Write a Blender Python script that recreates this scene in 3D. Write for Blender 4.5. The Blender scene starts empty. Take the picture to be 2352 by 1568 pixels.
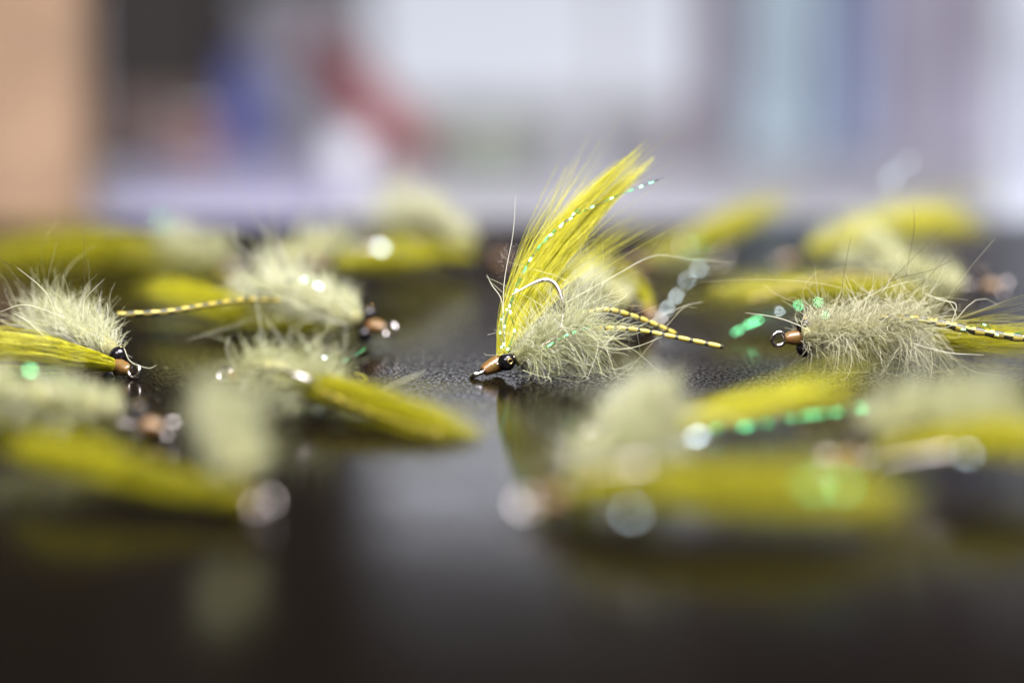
import bpy, math, random
import numpy as np
from mathutils import Vector, Matrix

# ------------------------------------------------------------------ camera, world, lights, exposure
sc = bpy.context.scene
col = sc.collection
MM = 0.001
FPX = 6468.0                       # focal length in pixels of a 2352 x 1568 frame
CAM_H = 0.0644
PITCH = math.radians(7.67)

cam_d = bpy.data.cameras.new('camera')
cam_d.sensor_width = 36.0
cam_d.lens = 36.0 * FPX / 2352.0
cam_d.clip_start = 0.01
cam_d.clip_end = 50.0
cam_d.dof.use_dof = True
cam_d.dof.focus_distance = 0.440
cam_d.dof.aperture_fstop = 5.3
cam_d.dof.aperture_blades = 0
cam = bpy.data.objects.new('camera', cam_d)
cam.location = (0, 0, CAM_H)
cam.rotation_euler = (math.radians(90) - PITCH, 0, 0)
col.objects.link(cam)
sc.camera = cam

world = bpy.data.worlds.new('World')
sc.world = world
world.use_nodes = True
bg = world.node_tree.nodes['Background']
bg.inputs['Color'].default_value = (0.75, 0.8, 1.0, 1)
bg.inputs['Strength'].default_value = 0.012


KEY_POS = (0.26, 0.24, 0.72)


def area(name, loc, target, sx, sy, power, color, spread=180):
    d = bpy.data.lights.new(name, 'AREA')
    d.shape = 'RECTANGLE'
    d.size, d.size_y = sx, sy
    d.energy = power
    d.color = color
    d.spread = math.radians(spread)
    o = bpy.data.objects.new(name, d)
    o.location = loc
    o.rotation_euler = (Vector(target) - Vector(loc)).to_track_quat('-Z', 'Y').to_euler()
    col.objects.link(o)
    return o


area('key_light_above', KEY_POS, (0.0, 0.46, 0), 0.70, 0.55, 7.6, (1.0, 0.98, 0.95), 80)  # overhead key lamp out of view, aimed at the flies
area('added_fill_behind_camera', (-0.5, -1.0, 1.5), (0.0, 0.9, 0.0), 1.2, 0.8, 50.0, (1.0, 0.95, 0.92))  # added front fill, lights the background faces turned to the camera

sc.view_settings.view_transform = 'Standard'
sc.view_settings.look = 'None'
sc.view_settings.exposure = 0.0
sc.view_settings.gamma = 1.0
sc.cycles.use_adaptive_sampling = False
sc.cycles.max_bounces = 8
sc.cycles.transparent_max_bounces = 8
sc.cycles.sample_clamp_indirect = 6.0
sc.cycles.use_denoising = True

# ------------------------------------------------------------------ geometry of the view (to find places on the table)
CP, SP = math.cos(PITCH), math.sin(PITCH)


def at(px, py, z):
    """the point seen at (px, py) of the 2352 x 1568 photograph, z metres in front of the camera"""
    xc = (px - 1176.0) / FPX * z
    yc = (784.0 - py) / FPX * z
    return np.array([xc, z * CP + yc * SP, CAM_H - z * SP + yc * CP])


def ground_depth(py):
    k = (784.0 - py) / FPX * CP - SP
    return -CAM_H / k


# ------------------------------------------------------------------ materials
def new_mat(name):
    m = bpy.data.materials.new(name)
    m.use_nodes = True
    return m, m.node_tree, m.node_tree.nodes['Principled BSDF']


def plain(name, color, rough=0.6, metallic=0.0, noise=0.12, scale=40.0, spec=0.5, coat=0.0, sheen=0.0):
    m, nt, b = new_mat(name)
    tc = nt.nodes.new('ShaderNodeTexCoord')
    n = nt.nodes.new('ShaderNodeTexNoise')
    n.inputs['Scale'].default_value = scale
    n.inputs['Detail'].default_value = 4
    nt.links.new(tc.outputs['Object'], n.inputs['Vector'])
    r = nt.nodes.new('ShaderNodeValToRGB')
    c = np.array(color)
    r.color_ramp.elements[0].position = 0.3
    r.color_ramp.elements[1].position = 0.7
    r.color_ramp.elements[0].color = (*(c * (1 - noise)), 1)
    r.color_ramp.elements[1].color = (*np.minimum(c * (1 + noise), 1), 1)
    nt.links.new(n.outputs['Fac'], r.inputs['Fac'])
    nt.links.new(r.outputs['Color'], b.inputs['Base Color'])
    b.inputs['Roughness'].default_value = rough
    b.inputs['Metallic'].default_value = metallic
    b.inputs['Specular IOR Level'].default_value = spec
    b.inputs['Coat Weight'].default_value = coat
    b.inputs['Coat Roughness'].default_value = 0.08
    b.inputs['Sheen Weight'].default_value = sheen
    return m


def fibre_mat(name, stops, translucent=0.4, rough=0.35, spec=0.5):
    """hair-like fibre; colour of each fibre from its own 'tint' value"""
    m, nt, b = new_mat(name)
    a = nt.nodes.new('ShaderNodeAttribute')
    a.attribute_name = 'tint'
    r = nt.nodes.new('ShaderNodeValToRGB')
    el = r.color_ramp.elements
    el[0].position, el[0].color = stops[0][0], (*stops[0][1], 1)
    el[1].position, el[1].color = stops[-1][0], (*stops[-1][1], 1)
    for p, c in stops[1:-1]:
        e = el.new(p)
        e.color = (*c, 1)
    nt.links.new(a.outputs['Fac'], r.inputs['Fac'])
    nt.links.new(r.outputs['Color'], b.inputs['Base Color'])
    b.inputs['Roughness'].default_value = rough
    b.inputs['Specular IOR Level'].default_value = spec
    t = nt.nodes.new('ShaderNodeBsdfTranslucent')
    nt.links.new(r.outputs['Color'], t.inputs['Color'])
    mx = nt.nodes.new('ShaderNodeMixShader')
    mx.inputs['Fac'].default_value = translucent
    nt.links.new(b.outputs['BSDF'], mx.inputs[1])
    nt.links.new(t.outputs['BSDF'], mx.inputs[2])
    nt.links.new(mx.outputs['Shader'], nt.nodes['Material Output'].inputs['Surface'])
    return m


M = {}
M['wing'] = fibre_mat('yellow_craft_fur', [(0.0, (0.25, 0.22, 0.012)), (0.3, (0.54, 0.515, 0.018)), (0.6, (0.79, 0.76, 0.035)), (1.0, (0.93, 0.89, 0.20))], 0.5, 0.3)
M['dub'] = fibre_mat('pale_olive_dubbing', [(0.0, (0.36, 0.37, 0.13)), (0.35, (0.60, 0.615, 0.35)), (0.75, (0.79, 0.795, 0.56)), (1.0, (0.93, 0.92, 0.84))], 0.42, 0.4)
M['dubtan'] = fibre_mat('tan_olive_dubbing', [(0.0, (0.34, 0.32, 0.15)), (0.4, (0.60, 0.58, 0.36)), (0.8, (0.80, 0.78, 0.59)), (1.0, (0.85, 0.82, 0.70))], 0.35, 0.4)
M['guard'] = fibre_mat('dark_guard_hair', [(0.0, (0.03, 0.02, 0.012)), (1.0, (0.10, 0.07, 0.04))], 0.15, 0.4)
M['core'] = plain('olive_body_core', (0.24, 0.225, 0.10), 0.9, noise=0.35, scale=900)
M['head'] = plain('varnished_tan_thread', (0.22, 0.115, 0.034), 0.36, noise=0.3, scale=1100, coat=0.6)
_r = [n for n in M['head'].node_tree.nodes if n.type == 'VALTORGB'][0].color_ramp.elements
_r[0].color, _r[1].color = (0.12, 0.085, 0.02, 1), (0.22, 0.088, 0.028, 1)
M['bead'] = plain('black_bead_chain', (0.020, 0.018, 0.022), 0.09, metallic=0.6, noise=0.1, scale=500, spec=0.8)
M['brass'] = plain('brass_bead_rim', (0.75, 0.52, 0.18), 0.25, metallic=1.0)
M['hole'] = plain('dark_bore_disc', (0.004, 0.004, 0.004), 0.8)  # black disc colour stands for the shade inside the bead hole
M['hook'] = plain('nickel_hook_wire', (0.62, 0.57, 0.58), 0.22, metallic=1.0, noise=0.08, scale=800)
M['legy'] = plain('yellow_rubber', (0.44, 0.345, 0.06), 0.35, noise=0.1, scale=600)
M['legd'] = plain('dark_leg_bar', (0.035, 0.035, 0.018), 0.4, noise=0.2, scale=600)


def flash_mat(name, c1, c2, rough):
    m, nt, b = new_mat(name)
    lw = nt.nodes.new('ShaderNodeLayerWeight')
    lw.inputs['Blend'].default_value = 0.45
    r = nt.nodes.new('ShaderNodeValToRGB')
    r.color_ramp.elements[0].color = (*c1, 1)
    r.color_ramp.elements[1].color = (*c2, 1)
    nt.links.new(lw.outputs['Facing'], r.inputs['Fac'])
    nt.links.new(r.outputs['Color'], b.inputs['Base Color'])
    b.inputs['Metallic'].default_value = 0.85
    b.inputs['Roughness'].default_value = rough
    tr = nt.nodes.new('ShaderNodeBsdfTransparent')
    mx = nt.nodes.new('ShaderNodeMixShader')
    mx.inputs['Fac'].default_value = 0.4
    nt.links.new(b.outputs['BSDF'], mx.inputs[1])
    nt.links.new(tr.outputs['BSDF'], mx.inputs[2])
    nt.links.new(mx.outputs['Shader'], nt.nodes['Material Output'].inputs['Surface'])
    return m


M['flashg'] = flash_mat('green_pearl_flash', (0.12, 0.80, 0.30), (0.35, 0.90, 0.60), 0.27)
M['flashp'] = flash_mat('violet_pearl_flash', (0.55, 0.72, 0.72), (0.66, 0.62, 0.90), 0.27)


def table_mat():
    m, nt, b = new_mat('dark_lacquered_wood')
    tc = nt.nodes.new('ShaderNodeTexCoord')
    mp = nt.nodes.new('ShaderNodeMapping')
    mp.inputs['Scale'].default_value = (1.0, 5.0, 1.0)
    nt.links.new(tc.outputs['Object'], mp.inputs['Vector'])
    g = nt.nodes.new('ShaderNodeTexNoise')
    g.inputs['Scale'].default_value = 14
    g.inputs['Detail'].default_value = 6
    nt.links.new(mp.outputs['Vector'], g.inputs['Vector'])
    r = nt.nodes.new('ShaderNodeValToRGB')
    r.color_ramp.elements[0].color = (0.0014, 0.0010, 0.0008, 1)
    r.color_ramp.elements[1].color = (0.0040, 0.0028, 0.0022, 1)
    nt.links.new(g.outputs['Fac'], r.inputs['Fac'])
    nt.links.new(r.outputs['Color'], b.inputs['Base Color'])
    # fine orange-peel and pores in the lacquer
    n1 = nt.nodes.new('ShaderNodeTexNoise')
    n1.inputs['Scale'].default_value = 1300
    n1.inputs['Detail'].default_value = 3
    mp2 = nt.nodes.new('ShaderNodeMapping')
    mp2.inputs['Scale'].default_value = (1.0, 0.4, 1.0)
    nt.links.new(tc.outputs['Object'], mp2.inputs['Vector'])
    nt.links.new(mp2.outputs['Vector'], n1.inputs['Vector'])
    bp = nt.nodes.new('ShaderNodeBump')
    bp.inputs['Strength'].default_value = 1.0
    bp.inputs['Distance'].default_value = 0.000018
    nt.links.new(n1.outputs['Fac'], bp.inputs['Height'])
    nt.links.new(bp.outputs['Normal'], b.inputs['Normal'])
    n2 = nt.nodes.new('ShaderNodeTexNoise')
    n2.inputs['Scale'].default_value = 60
    nt.links.new(tc.outputs['Object'], n2.inputs['Vector'])
    mr = nt.nodes.new('ShaderNodeMapRange')
    mr.inputs['To Min'].default_value = 0.09
    mr.inputs['To Max'].default_value = 0.15
    nt.links.new(n2.outputs['Fac'], mr.inputs['Value'])
    nt.links.new(mr.outputs['Result'], b.inputs['Roughness'])
    b.inputs['IOR'].default_value = 1.34
    # open pores: dull, almost non-reflecting specks
    n3 = nt.nodes.new('ShaderNodeTexNoise')
    n3.inputs['Scale'].default_value = 1900
    n3.inputs['Detail'].default_value = 2
    nt.links.new(mp2.outputs['Vector'], n3.inputs['Vector'])
    pr = nt.nodes.new('ShaderNodeValToRGB')
    pr.color_ramp.elements[0].position, pr.color_ramp.elements[0].color = 0.43, (0.85, 0.85, 0.85, 1)
    pr.color_ramp.elements[1].position, pr.color_ramp.elements[1].color = 0.62, (0.12, 0.12, 0.12, 1)
    nt.links.new(n3.outputs['Fac'], pr.inputs['Fac'])
    pb = nt.nodes.new('ShaderNodeBsdfPrincipled')
    pb.inputs['Specular IOR Level'].default_value = 0.0
    pb.inputs['Roughness'].default_value = 0.8
    pb.inputs['Base Color'].default_value = (0.0045, 0.0032, 0.0024, 1)
    mx = nt.nodes.new('ShaderNodeMixShader')
    nt.links.new(pr.outputs['Color'], mx.inputs['Fac'])
    nt.links.new(b.outputs['BSDF'], mx.inputs[1])
    nt.links.new(pb.outputs['BSDF'], mx.inputs[2])
    nt.links.new(mx.outputs['Shader'], nt.nodes['Material Output'].inputs['Surface'])
    b.inputs['Specular Tint'].default_value = (1.0, 0.89, 0.80, 1)
    return m


M['table'] = table_mat()


# ------------------------------------------------------------------ mesh helpers
def link(name, me, mats, parent=None, smooth=True):
    o = bpy.data.objects.new(name, me)
    for m in (mats if isinstance(mats, (list, tuple)) else [mats]):
        me.materials.append(m)
    if smooth:
        me.polygons.foreach_set('use_smooth', np.ones(len(me.polygons), dtype=bool))
    if parent is not None:
        o.parent = parent
        o.matrix_parent_inverse = Matrix.Translation(-world_loc(parent))
    col.objects.link(o)
    return o


def world_loc(o):
    v = Vector((0, 0, 0))
    while o is not None:
        v += o.location
        if o.parent is not None:
            v += o.matrix_parent_inverse.translation
        o = o.parent
    return v


def quad_mesh(name, V, Q, midx=None, tint=None):
    me = bpy.data.meshes.new(name)
    V = np.asarray(V, dtype=np.float32).reshape(-1, 3)
    Q = np.asarray(Q, dtype=np.int32).reshape(-1, 4)
    me.vertices.add(len(V))
    me.vertices.foreach_set('co', V.ravel())
    me.loops.add(Q.size)
    me.loops.foreach_set('vertex_index', Q.ravel())
    me.polygons.add(len(Q))
    me.polygons.foreach_set('loop_start', np.arange(0, Q.size, 4, dtype=np.int32))
    if midx is not None:
        me.polygons.foreach_set('material_index', np.asarray(midx, dtype=np.int32))
    if tint is not None:
        a = me.attributes.new('tint', 'FLOAT', 'POINT')
        a.data.foreach_set('value', np.asarray(tint, dtype=np.float32))
    me.update(calc_edges=True)
    return me


def norm(v):
    v = np.asarray(v, float)
    return v / np.maximum(np.linalg.norm(v, axis=-1, keepdims=True), 1e-12)


def spline(pts, t):
    """Catmull-Rom through pts (k, d), t in 0..1"""
    pts = np.asarray(pts, float)
    k = len(pts)
    if k == 2:
        return pts[0] + (pts[1] - pts[0]) * np.asarray(t)[..., None]
    ext = np.vstack([2 * pts[0] - pts[1], pts, 2 * pts[-1] - pts[-2]])
    x = np.clip(np.asarray(t, float), 0, 1) * (k - 1)
    i = np.minimum(x.astype(int), k - 2)
    f = (x - i)[..., None]
    p0, p1, p2, p3 = ext[i], ext[i + 1], ext[i + 2], ext[i + 3]
    return 0.5 * (2 * p1 + (p2 - p0) * f + (2 * p0 - 5 * p1 + 4 * p2 - p3) * f ** 2 + (3 * p1 - p0 - 3 * p2 + p3) * f ** 3)


def fibre_mesh(name, P, R, tint, floor=0.00025):
    """P (n, s, 3) centre lines, R (n, s) radii -> three-sided tapered tubes"""
    n, s, _ = P.shape
    P = P.copy()
    P[..., 2] = np.maximum(P[..., 2], floor + R)
    T = norm(np.gradient(P, axis=1))
    ref = np.zeros_like(T)
    ref[..., 0], ref[..., 1], ref[..., 2] = 0.31, 0.2, 0.93
    A = norm(np.cross(T, ref))
    B = np.cross(T, A)
    V = np.empty((n, s, 3, 3))
    for j in range(3):
        an = 2 * math.pi * j / 3
        V[:, :, j] = P + (A * math.cos(an) + B * math.sin(an)) * R[..., None]
    idx = np.arange(n * s * 3).reshape(n, s, 3)
    Q = np.empty((n, s - 1, 3, 4), dtype=np.int32)
    for j in range(3):
        k = (j + 1) % 3
        Q[:, :, j, 0] = idx[:, :-1, j]
        Q[:, :, j, 1] = idx[:, :-1, k]
        Q[:, :, j, 2] = idx[:, 1:, k]
        Q[:, :, j, 3] = idx[:, 1:, j]
    return quad_mesh(name, V, Q, tint=np.repeat(tint, s * 3))


def tube_mesh(name, pts, rad, sides=10, midx_fn=None, cap=True):
    pts = np.asarray(pts, float)
    n = len(pts)
    rad = np.broadcast_to(np.asarray(rad, float), (n,))
    T = norm(np.gradient(pts, axis=0))
    a = norm(np.cross(T[0], [0.12, 0.31, 0.94]))
    A = []
    for i in range(n):
        a = norm(a - T[i] * np.dot(a, T[i]))
        A.append(a)
    A = np.array(A)
    B = np.cross(T, A)
    an = np.arange(sides) * 2 * math.pi / sides
    V = pts[:, None] + (A[:, None] * np.cos(an)[None, :, None] + B[:, None] * np.sin(an)[None, :, None]) * rad[:, None, None]
    V = V.reshape(-1, 3)
    Q, mi = [], []
    for i in range(n - 1):
        for j in range(sides):
            k = (j + 1) % sides
            Q.append((i * sides + j, i * sides + k, (i + 1) * sides + k, (i + 1) * sides + j))
            mi.append(midx_fn(i, j) if midx_fn else 0)
    me = bpy.data.meshes.new(name)
    faces = list(Q)
    if cap:
        faces.append(tuple(reversed(range(sides))))
        faces.append(tuple(range((n - 1) * sides, n * sides)))
        mi += [0, 0]
    me.from_pydata(V.tolist(), [], faces)
    me.polygons.foreach_set('material_index', np.array(mi, dtype=np.int32))
    return me


def torus_mesh(name, c, u, v, R, r, n=28, m=10):
    u, v = norm(u), norm(v)
    w = np.cross(u, v)
    V, Q = [], []
    for i in range(n):
        a = 2 * math.pi * i / n
        d = u * math.cos(a) + v * math.sin(a)
        for j in range(m):
            b = 2 * math.pi * j / m
            V.append(c + d * (R + r * math.cos(b)) + w * r * math.sin(b))
            Q.append((i * m + j, ((i + 1) % n) * m + j, ((i + 1) % n) * m + (j + 1) % m, i * m + (j + 1) % m))
    return quad_mesh(name, V, Q)


def lathe_mesh(name, base, axis, prof, sides=24, wobble=0.0, seed=0):
    """prof: list of (distance along axis, radius)"""
    rng = np.random.default_rng(seed)
    axis = norm(axis)
    a = norm(np.cross(axis, [0.3, 0.2, 0.93]))
    b = np.cross(axis, a)
    V, Q = [], []
    for i, (d, r) in enumerate(prof):
        for j in range(sides):
            an = 2 * math.pi * j / sides
            rr = r * (1 + wobble * (rng.random() - 0.5))
            V.append(base + axis * d + (a * math.cos(an) + b * math.sin(an)) * rr)
    n = len(prof)
    for i in range(n - 1):
        for j in range(sides):
            k = (j + 1) % sides
            Q.append((i * sides + j, i * sides + k, (i + 1) * sides + k, (i + 1) * sides + j))
    return quad_mesh(name, V, Q)


def empty(name, loc):
    o = bpy.data.objects.new(name, None)
    o.empty_display_size = 0.005
    o.location = Vector(loc)
    col.objects.link(o)
    return o


def tag(o, label=None, cat=None, group=None, kind=None):
    if label:
        o['label'] = label
    if cat:
        o['category'] = cat
    if group:
        o['group'] = group
    if kind:
        o['kind'] = kind
    return o


# ------------------------------------------------------------------ fibre generators
def wing_fibres(ctrl, wa, wb, n, r, rng, S=9, lmin=0.6, wave=0.5, stray=0.03, clump=0.6, tint_mean=0.5, ref=(0, 0, 1), splay=0.0):
    """fibres laid along a centre line; wa / wb: half width and half thickness in mm at the control points"""
    k = len(ctrl)
    ctrl = np.asarray(ctrl, float)
    wa = np.asarray(wa, float) * MM
    wb = np.asarray(wb, float) * MM
    rad = np.sqrt(rng.random(n))
    ph = rng.random(n) * 2 * math.pi
    oa, ob = rad * np.cos(ph), rad * np.sin(ph)
    nc = max(6, n // 14)
    ci = rng.integers(0, nc, n)
    cr = np.sqrt(rng.random(nc))
    cp = rng.random(nc) * 2 * math.pi
    ca, cb = cr * np.cos(cp), cr * np.sin(cp)
    clen = rng.random(nc)
    L = lmin + (1 - lmin) * (0.45 * rng.random(n) + 0.55 * clen[ci]) ** 0.7
    L[rng.random(n) < 0.15] *= 0.75
    s = np.linspace(0, 1, S)[None, :] * L[:, None]
    C = spline(ctrl, s)
    eps = 1e-3
    T = norm(spline(ctrl, np.minimum(s + eps, 1.0)) - spline(ctrl, np.maximum(s - eps, 0)))
    Bv = norm(np.cross(T, np.array(ref, float)))
    Nv = np.cross(Bv, T)
    W = spline(np.stack([wa, wb], 1), s)
    pull = clump * np.clip(s * 1.6, 0, 1)
    A = oa[:, None] * (1 - pull) + ca[ci][:, None] * pull
    B = ob[:, None] * (1 - pull) + cb[ci][:, None] * pull
    A = A + splay * (rng.standard_normal(n)[:, None]) * s ** 2
    B = B + splay * (rng.standard_normal(n)[:, None]) * s ** 2
    P = C + Bv * (A * W[..., 0])[..., None] + Nv * (B * W[..., 1])[..., None]
    length = np.linalg.norm(np.diff(ctrl, axis=0), axis=1).sum()
    f1, f2 = rng.uniform(2, 6, n)[:, None], rng.uniform(0, 6.28, n)[:, None]
    am = rng.exponential(wave * 0.35, n)[:, None] * MM * np.clip(s * 2, 0, 1)
    P += Bv * (am * np.sin(f1 * s * 3 + f2))[..., None] + Nv * (am * np.cos(f1 * s * 2.3 + 2 * f2))[..., None]
    st = rng.random(n) < stray
    d = norm(rng.standard_normal((n, 3)) + np.array([0, 0, 0.3]))
    P[st] += d[st][:, None, :] * (s[st] ** 1.8 * (length * rng.uniform(0.08, 0.3, st.sum()))[:, None])[..., None]
    taper = np.interp(np.linspace(0, 1, S), [0, 0.1, 0.6, 1], [0.8, 1.0, 0.9, 0.25])
    R = r * MM * rng.uniform(0.7, 1.3, n)[:, None] * taper[None, :]
    tint = np.clip(rng.normal(tint_mean, 0.24, n) + 0.5 * (rng.random(nc)[ci] - 0.5), 0, 1)
    return P, R, tint


def dub_fibres(spine, n, length, r, rng, S=7, back=0.6, bias=(0, 0, 0.25), spread=0.55, curl=0.5, axis_sign=1.0, body=1.3, longp=0.05, tint_mean=0.55):
    spine = np.asarray(spine, float)
    ng = max(20, n // 9)
    gi = rng.integers(0, ng, n)
    loose = (rng.random(n) < 0.45)[:, None]
    t = np.clip(rng.random(ng)[gi] + rng.normal(0, 0.025, n), 0, 1)
    root = spline(spine, t)
    T = norm(spline(spine, np.minimum(t + 0.02, 1)) - spline(spine, np.maximum(t - 0.02, 0)))
    A = norm(np.cross(T, [0.11, 0.2, 0.97]))
    B = np.cross(T, A)
    ph = rng.random(ng)[gi] * 2 * math.pi + rng.normal(0, 0.3, n)
    rd = A * np.cos(ph)[:, None] + B * np.sin(ph)[:, None]
    root = root + rd * (body * MM * rng.uniform(0.3, 1.0, n))[:, None]
    bias = np.asarray(bias, float)
    jit = np.where(loose, rng.standard_normal((n, 3)), 0.9 * rng.standard_normal((ng, 3))[gi] + 0.35 * rng.standard_normal((n, 3)))
    d = norm(rd + T * (back * rng.uniform(0.3, 1.5, n))[:, None] * axis_sign + bias + spread * jit)
    L = length * MM * np.clip(rng.lognormal(0, 0.35, n), 0.35, 2.0) * (0.62 + 0.5 * t)
    lg = rng.random(n) < longp
    L[lg] *= rng.uniform(1.4, 2.3, lg.sum())
    s = np.linspace(0, 1, S)[None, :]
    k = norm(np.cross(d, rng.standard_normal((n, 3))))
    k2 = np.cross(d, k)
    bend = rng.normal(0, 0.38 * curl, n)
    P = root[:, None] + d[:, None] * (s * L[:, None])[..., None] + k[:, None] * (s ** 2 * (bend * L)[:, None])[..., None]
    am = rng.exponential(0.09 * curl, n) * L
    fr = rng.uniform(3, 9, n)[:, None]
    P += k2[:, None] * (am[:, None] * np.sin(fr * s + ph[:, None]) * s)[..., None]
    P += k[:, None] * (am[:, None] * np.sin(fr * 0.7 * s + 2 * ph[:, None]) * s)[..., None]
    taper = np.interp(np.linspace(0, 1, S), [0, 0.6, 1], [1.0, 0.9, 0.4])
    R = r * MM * rng.uniform(0.6, 1.35, n)[:, None] * taper[None, :]
    tint = np.clip(rng.normal(tint_mean, 0.25, n), 0, 1)
    return P, R, tint


def strands(paths, r, S=16):
    """a few hand-placed fibres given by control points"""
    P = np.stack([spline(np.asarray(p, float), np.linspace(0, 1, S)) for p in paths])
    tap = np.interp(np.linspace(0, 1, S), [0, 0.7, 1], [1, 0.85, 0.3])
    return P, np.broadcast_to(r * MM * tap[None], P.shape[:2]).copy()


# ------------------------------------------------------------------ one fly
FLY_GROUP = 'fishing flies lying on the table'


def make_fly(label, seed, eye, bend, up, dub, wing, legs=(), flash=(), ring=1.35, scale=1.0, gap=7.0, hook_show=True,
             bead_shift=0.0, guard=(), pale=(), hook_path=None):
    rng = np.random.default_rng(seed)
    eye, bend = np.asarray(eye, float), np.asarray(bend, float)
    a = norm(bend - eye)
    u = np.asarray(up, float)
    u = norm(u - a * np.dot(u, a))
    l = np.cross(a, u)
    k = scale
    root = empty('fishing_fly', (eye[0], eye[1], 0.0))
    tag(root, label, 'fishing fly', FLY_GROUP)

    # hook: wire with bend and point; its eye is a ring
    length = np.linalg.norm(bend - eye)
    rw = 0.36 * MM * k
    g = gap * MM * k
    pts = [eye + a * (2 * ring * MM * k * 0.93)]
    pts.append(eye + a * length * 0.5)
    pts.append(bend)
    for i in range(1, 13):
        an = math.pi * i / 12
        pts.append(bend + a * (g / 2) * math.sin(an) + u * (g / 2) * (1 - math.cos(an)))
    tip = pts[-1]
    pts.append(tip - a * 2.6 * MM * k + u * 0.1 * MM)
    pts.append(tip - a * 5.6 * MM * k + u * 0.1 * MM)
    pts.append(tip - a * 8.0 * MM * k + u * 0.35 * MM)
    pts = np.array(pts) if hook_path is None else np.vstack([pts[:1], hook_path])
    pts[:, 2] = np.maximum(pts[:, 2], rw)
    dd = spline(pts, np.linspace(0, 1, 70))
    rr = np.full(70, rw)
    rr[-14:] = rw * np.linspace(1, 0.12, 14)
    hook = link('hook', tube_mesh('hook', dd, rr, 10), M['hook'], root)
    c = eye + a * ring * MM * k
    link('hook_eye', torus_mesh('hook_eye', c, a, l, ring * MM * k * 0.80, 0.34 * MM * k), M['hook'], hook)

    # thread head, wound in ridges
    h0 = eye + a * 2.3 * MM * k
    prof = []
    for i in range(25):
        t = i / 24
        e = np.interp(t, [0, 0.1, 0.35, 0.6, 0.85, 0.94, 1.0], [0.62, 0.85, 1.08, 1.25, 1.28, 1.15, 0.7])
        e *= 1 + 0.035 * math.sin(i * 2.6) + 0.04 * (rng.random() - 0.5)
        prof.append((t * 3.4 * MM * k, e * MM * k))
    prof = [(0, 0.3 * MM * k)] + prof + [(3.4 * MM * k, 0.3 * MM * k)]
    link('thread_head', lathe_mesh('thread_head', h0, a, prof, 24, 0.05, seed), M['head'], root)

    # bead chain eyes
    bc = eye + a * (5.9 + bead_shift) * MM * k - u * 0.25 * MM * k
    for sgn in (-1, 1):
        ax = norm(l * sgn)
        rb = 1.40 * MM * k
        ctr = bc + ax * 1.75 * MM * k
        a0 = 0.28
        prof = []
        for i in range(20):
            th = math.pi - (math.pi - a0) * i / 19
            prof.append((rb * math.cos(th), max(rb * math.sin(th), 1e-6)))
        prof.append((rb * math.cos(a0) - 0.25 * MM * k, rb * math.sin(a0) * 0.9))
        bead = link('bead_eye', lathe_mesh('bead_eye', ctr, ax, prof, 28), M['bead'], root)
        pr = np.cross(ax, a)
        link('bead_rim', torus_mesh('bead_rim', ctr + ax * rb * math.cos(a0), a, pr, rb * math.sin(a0), 0.07 * MM * k, 20, 8), M['brass'], bead)
        hole = [(0, 1e-6), (0, rb * math.sin(a0) * 0.95)]
        link('dark_bore_disc', lathe_mesh('dark_bore_disc', ctr + ax * (rb * math.cos(a0) - 0.2 * MM * k), ax, hole, 16), M['hole'], bead)
    bar = [bc - l * 1.0 * MM * k, bc, bc + l * 1.0 * MM * k]
    link('bead_link', tube_mesh('bead_link', bar, 0.5 * MM * k, 8), M['bead'], root)

    # body: olive core with loose dubbing
    sp = np.asarray(dub['spine'], float)
    tt = np.linspace(0, 1, 26)
    cr = dub.get('core', 1.5) * MM * np.interp(tt, [0, 0.12, 0.6, 1], [0.75, 1, 1, 0.35]) * (1 + 0.12 * np.sin(tt * 60))
    cpts = spline(sp, tt)
    cpts[:, 2] = np.maximum(cpts[:, 2], cr + 0.0002)
    body = link('body', tube_mesh('body', cpts, cr, 12), M['core'], root)
    P, R, ti = dub_fibres(sp, int(dub.get('n', 900) * 0.85), dub.get('len', 5.5), dub.get('r', 0.075), rng, back=dub.get('back', 0.6),
                          bias=dub.get('bias', (0, 0, 0.25)), spread=dub.get('spread', 0.55), curl=dub.get('curl', 0.6),
                          body=dub.get('body', 1.4), longp=dub.get('longp', 0.05), tint_mean=dub.get('tint', 0.55) - 0.08, S=dub.get('S', 7))
    f = link('dubbing_fibres', fibre_mesh('dubbing_fibres', P, R, ti), M[dub.get('mat', 'dub')], body)
    f['kind'] = 'stuff'

    # hair wing
    for w in (wing if isinstance(wing, list) else [wing]):
        P, R, ti = wing_fibres(w['ctrl'], w['wa'], w['wb'], int(w.get('n', 750) * (1 if 'splay' in w else 0.55)), w.get('r', 0.085) * (1 if 'splay' in w else 0.66), rng, S=w.get('S', 9),
                               lmin=w.get('lmin', 0.6) if 'splay' in w else 0.48, wave=w.get('wave', 1.0), stray=w.get('stray', 0.13),
                               clump=w.get('clump', 0.6), tint_mean=w.get('tint', 0.5) - (0 if 'splay' in w else 0.12), ref=w.get('ref', (0, 0, 1)), splay=w.get('splay', 0.55))
        f = link('hair_wing', fibre_mesh('hair_wing', P, R, ti), M['wing'], root)
        f['kind'] = 'stuff'

    # barred rubber legs
    for lg in legs:
        path = np.asarray(lg['path'], float)
        ln = np.linalg.norm(np.diff(path, axis=0), axis=1).sum()
        step = lg.get('bar', 0.85) * MM
        n = int(ln / step * 2)
        q = spline(path, np.linspace(0, 1, n + 1))
        rl = lg.get('r', 0.48) * MM
        q[:, 2] = np.maximum(q[:, 2], rl + 0.0001)
        if lg.get('checker'):
            fn = lambda i, j: (1 if ((i // 2) + (1 if j < 4 else 0)) % 2 else 0)
        else:
            fn = lambda i, j: (1 if i % 4 == 0 else 0)
        rad = rl * (1 + 0.10 * np.where(np.arange(n + 1) % 4 < 2, -1, 1))
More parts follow.
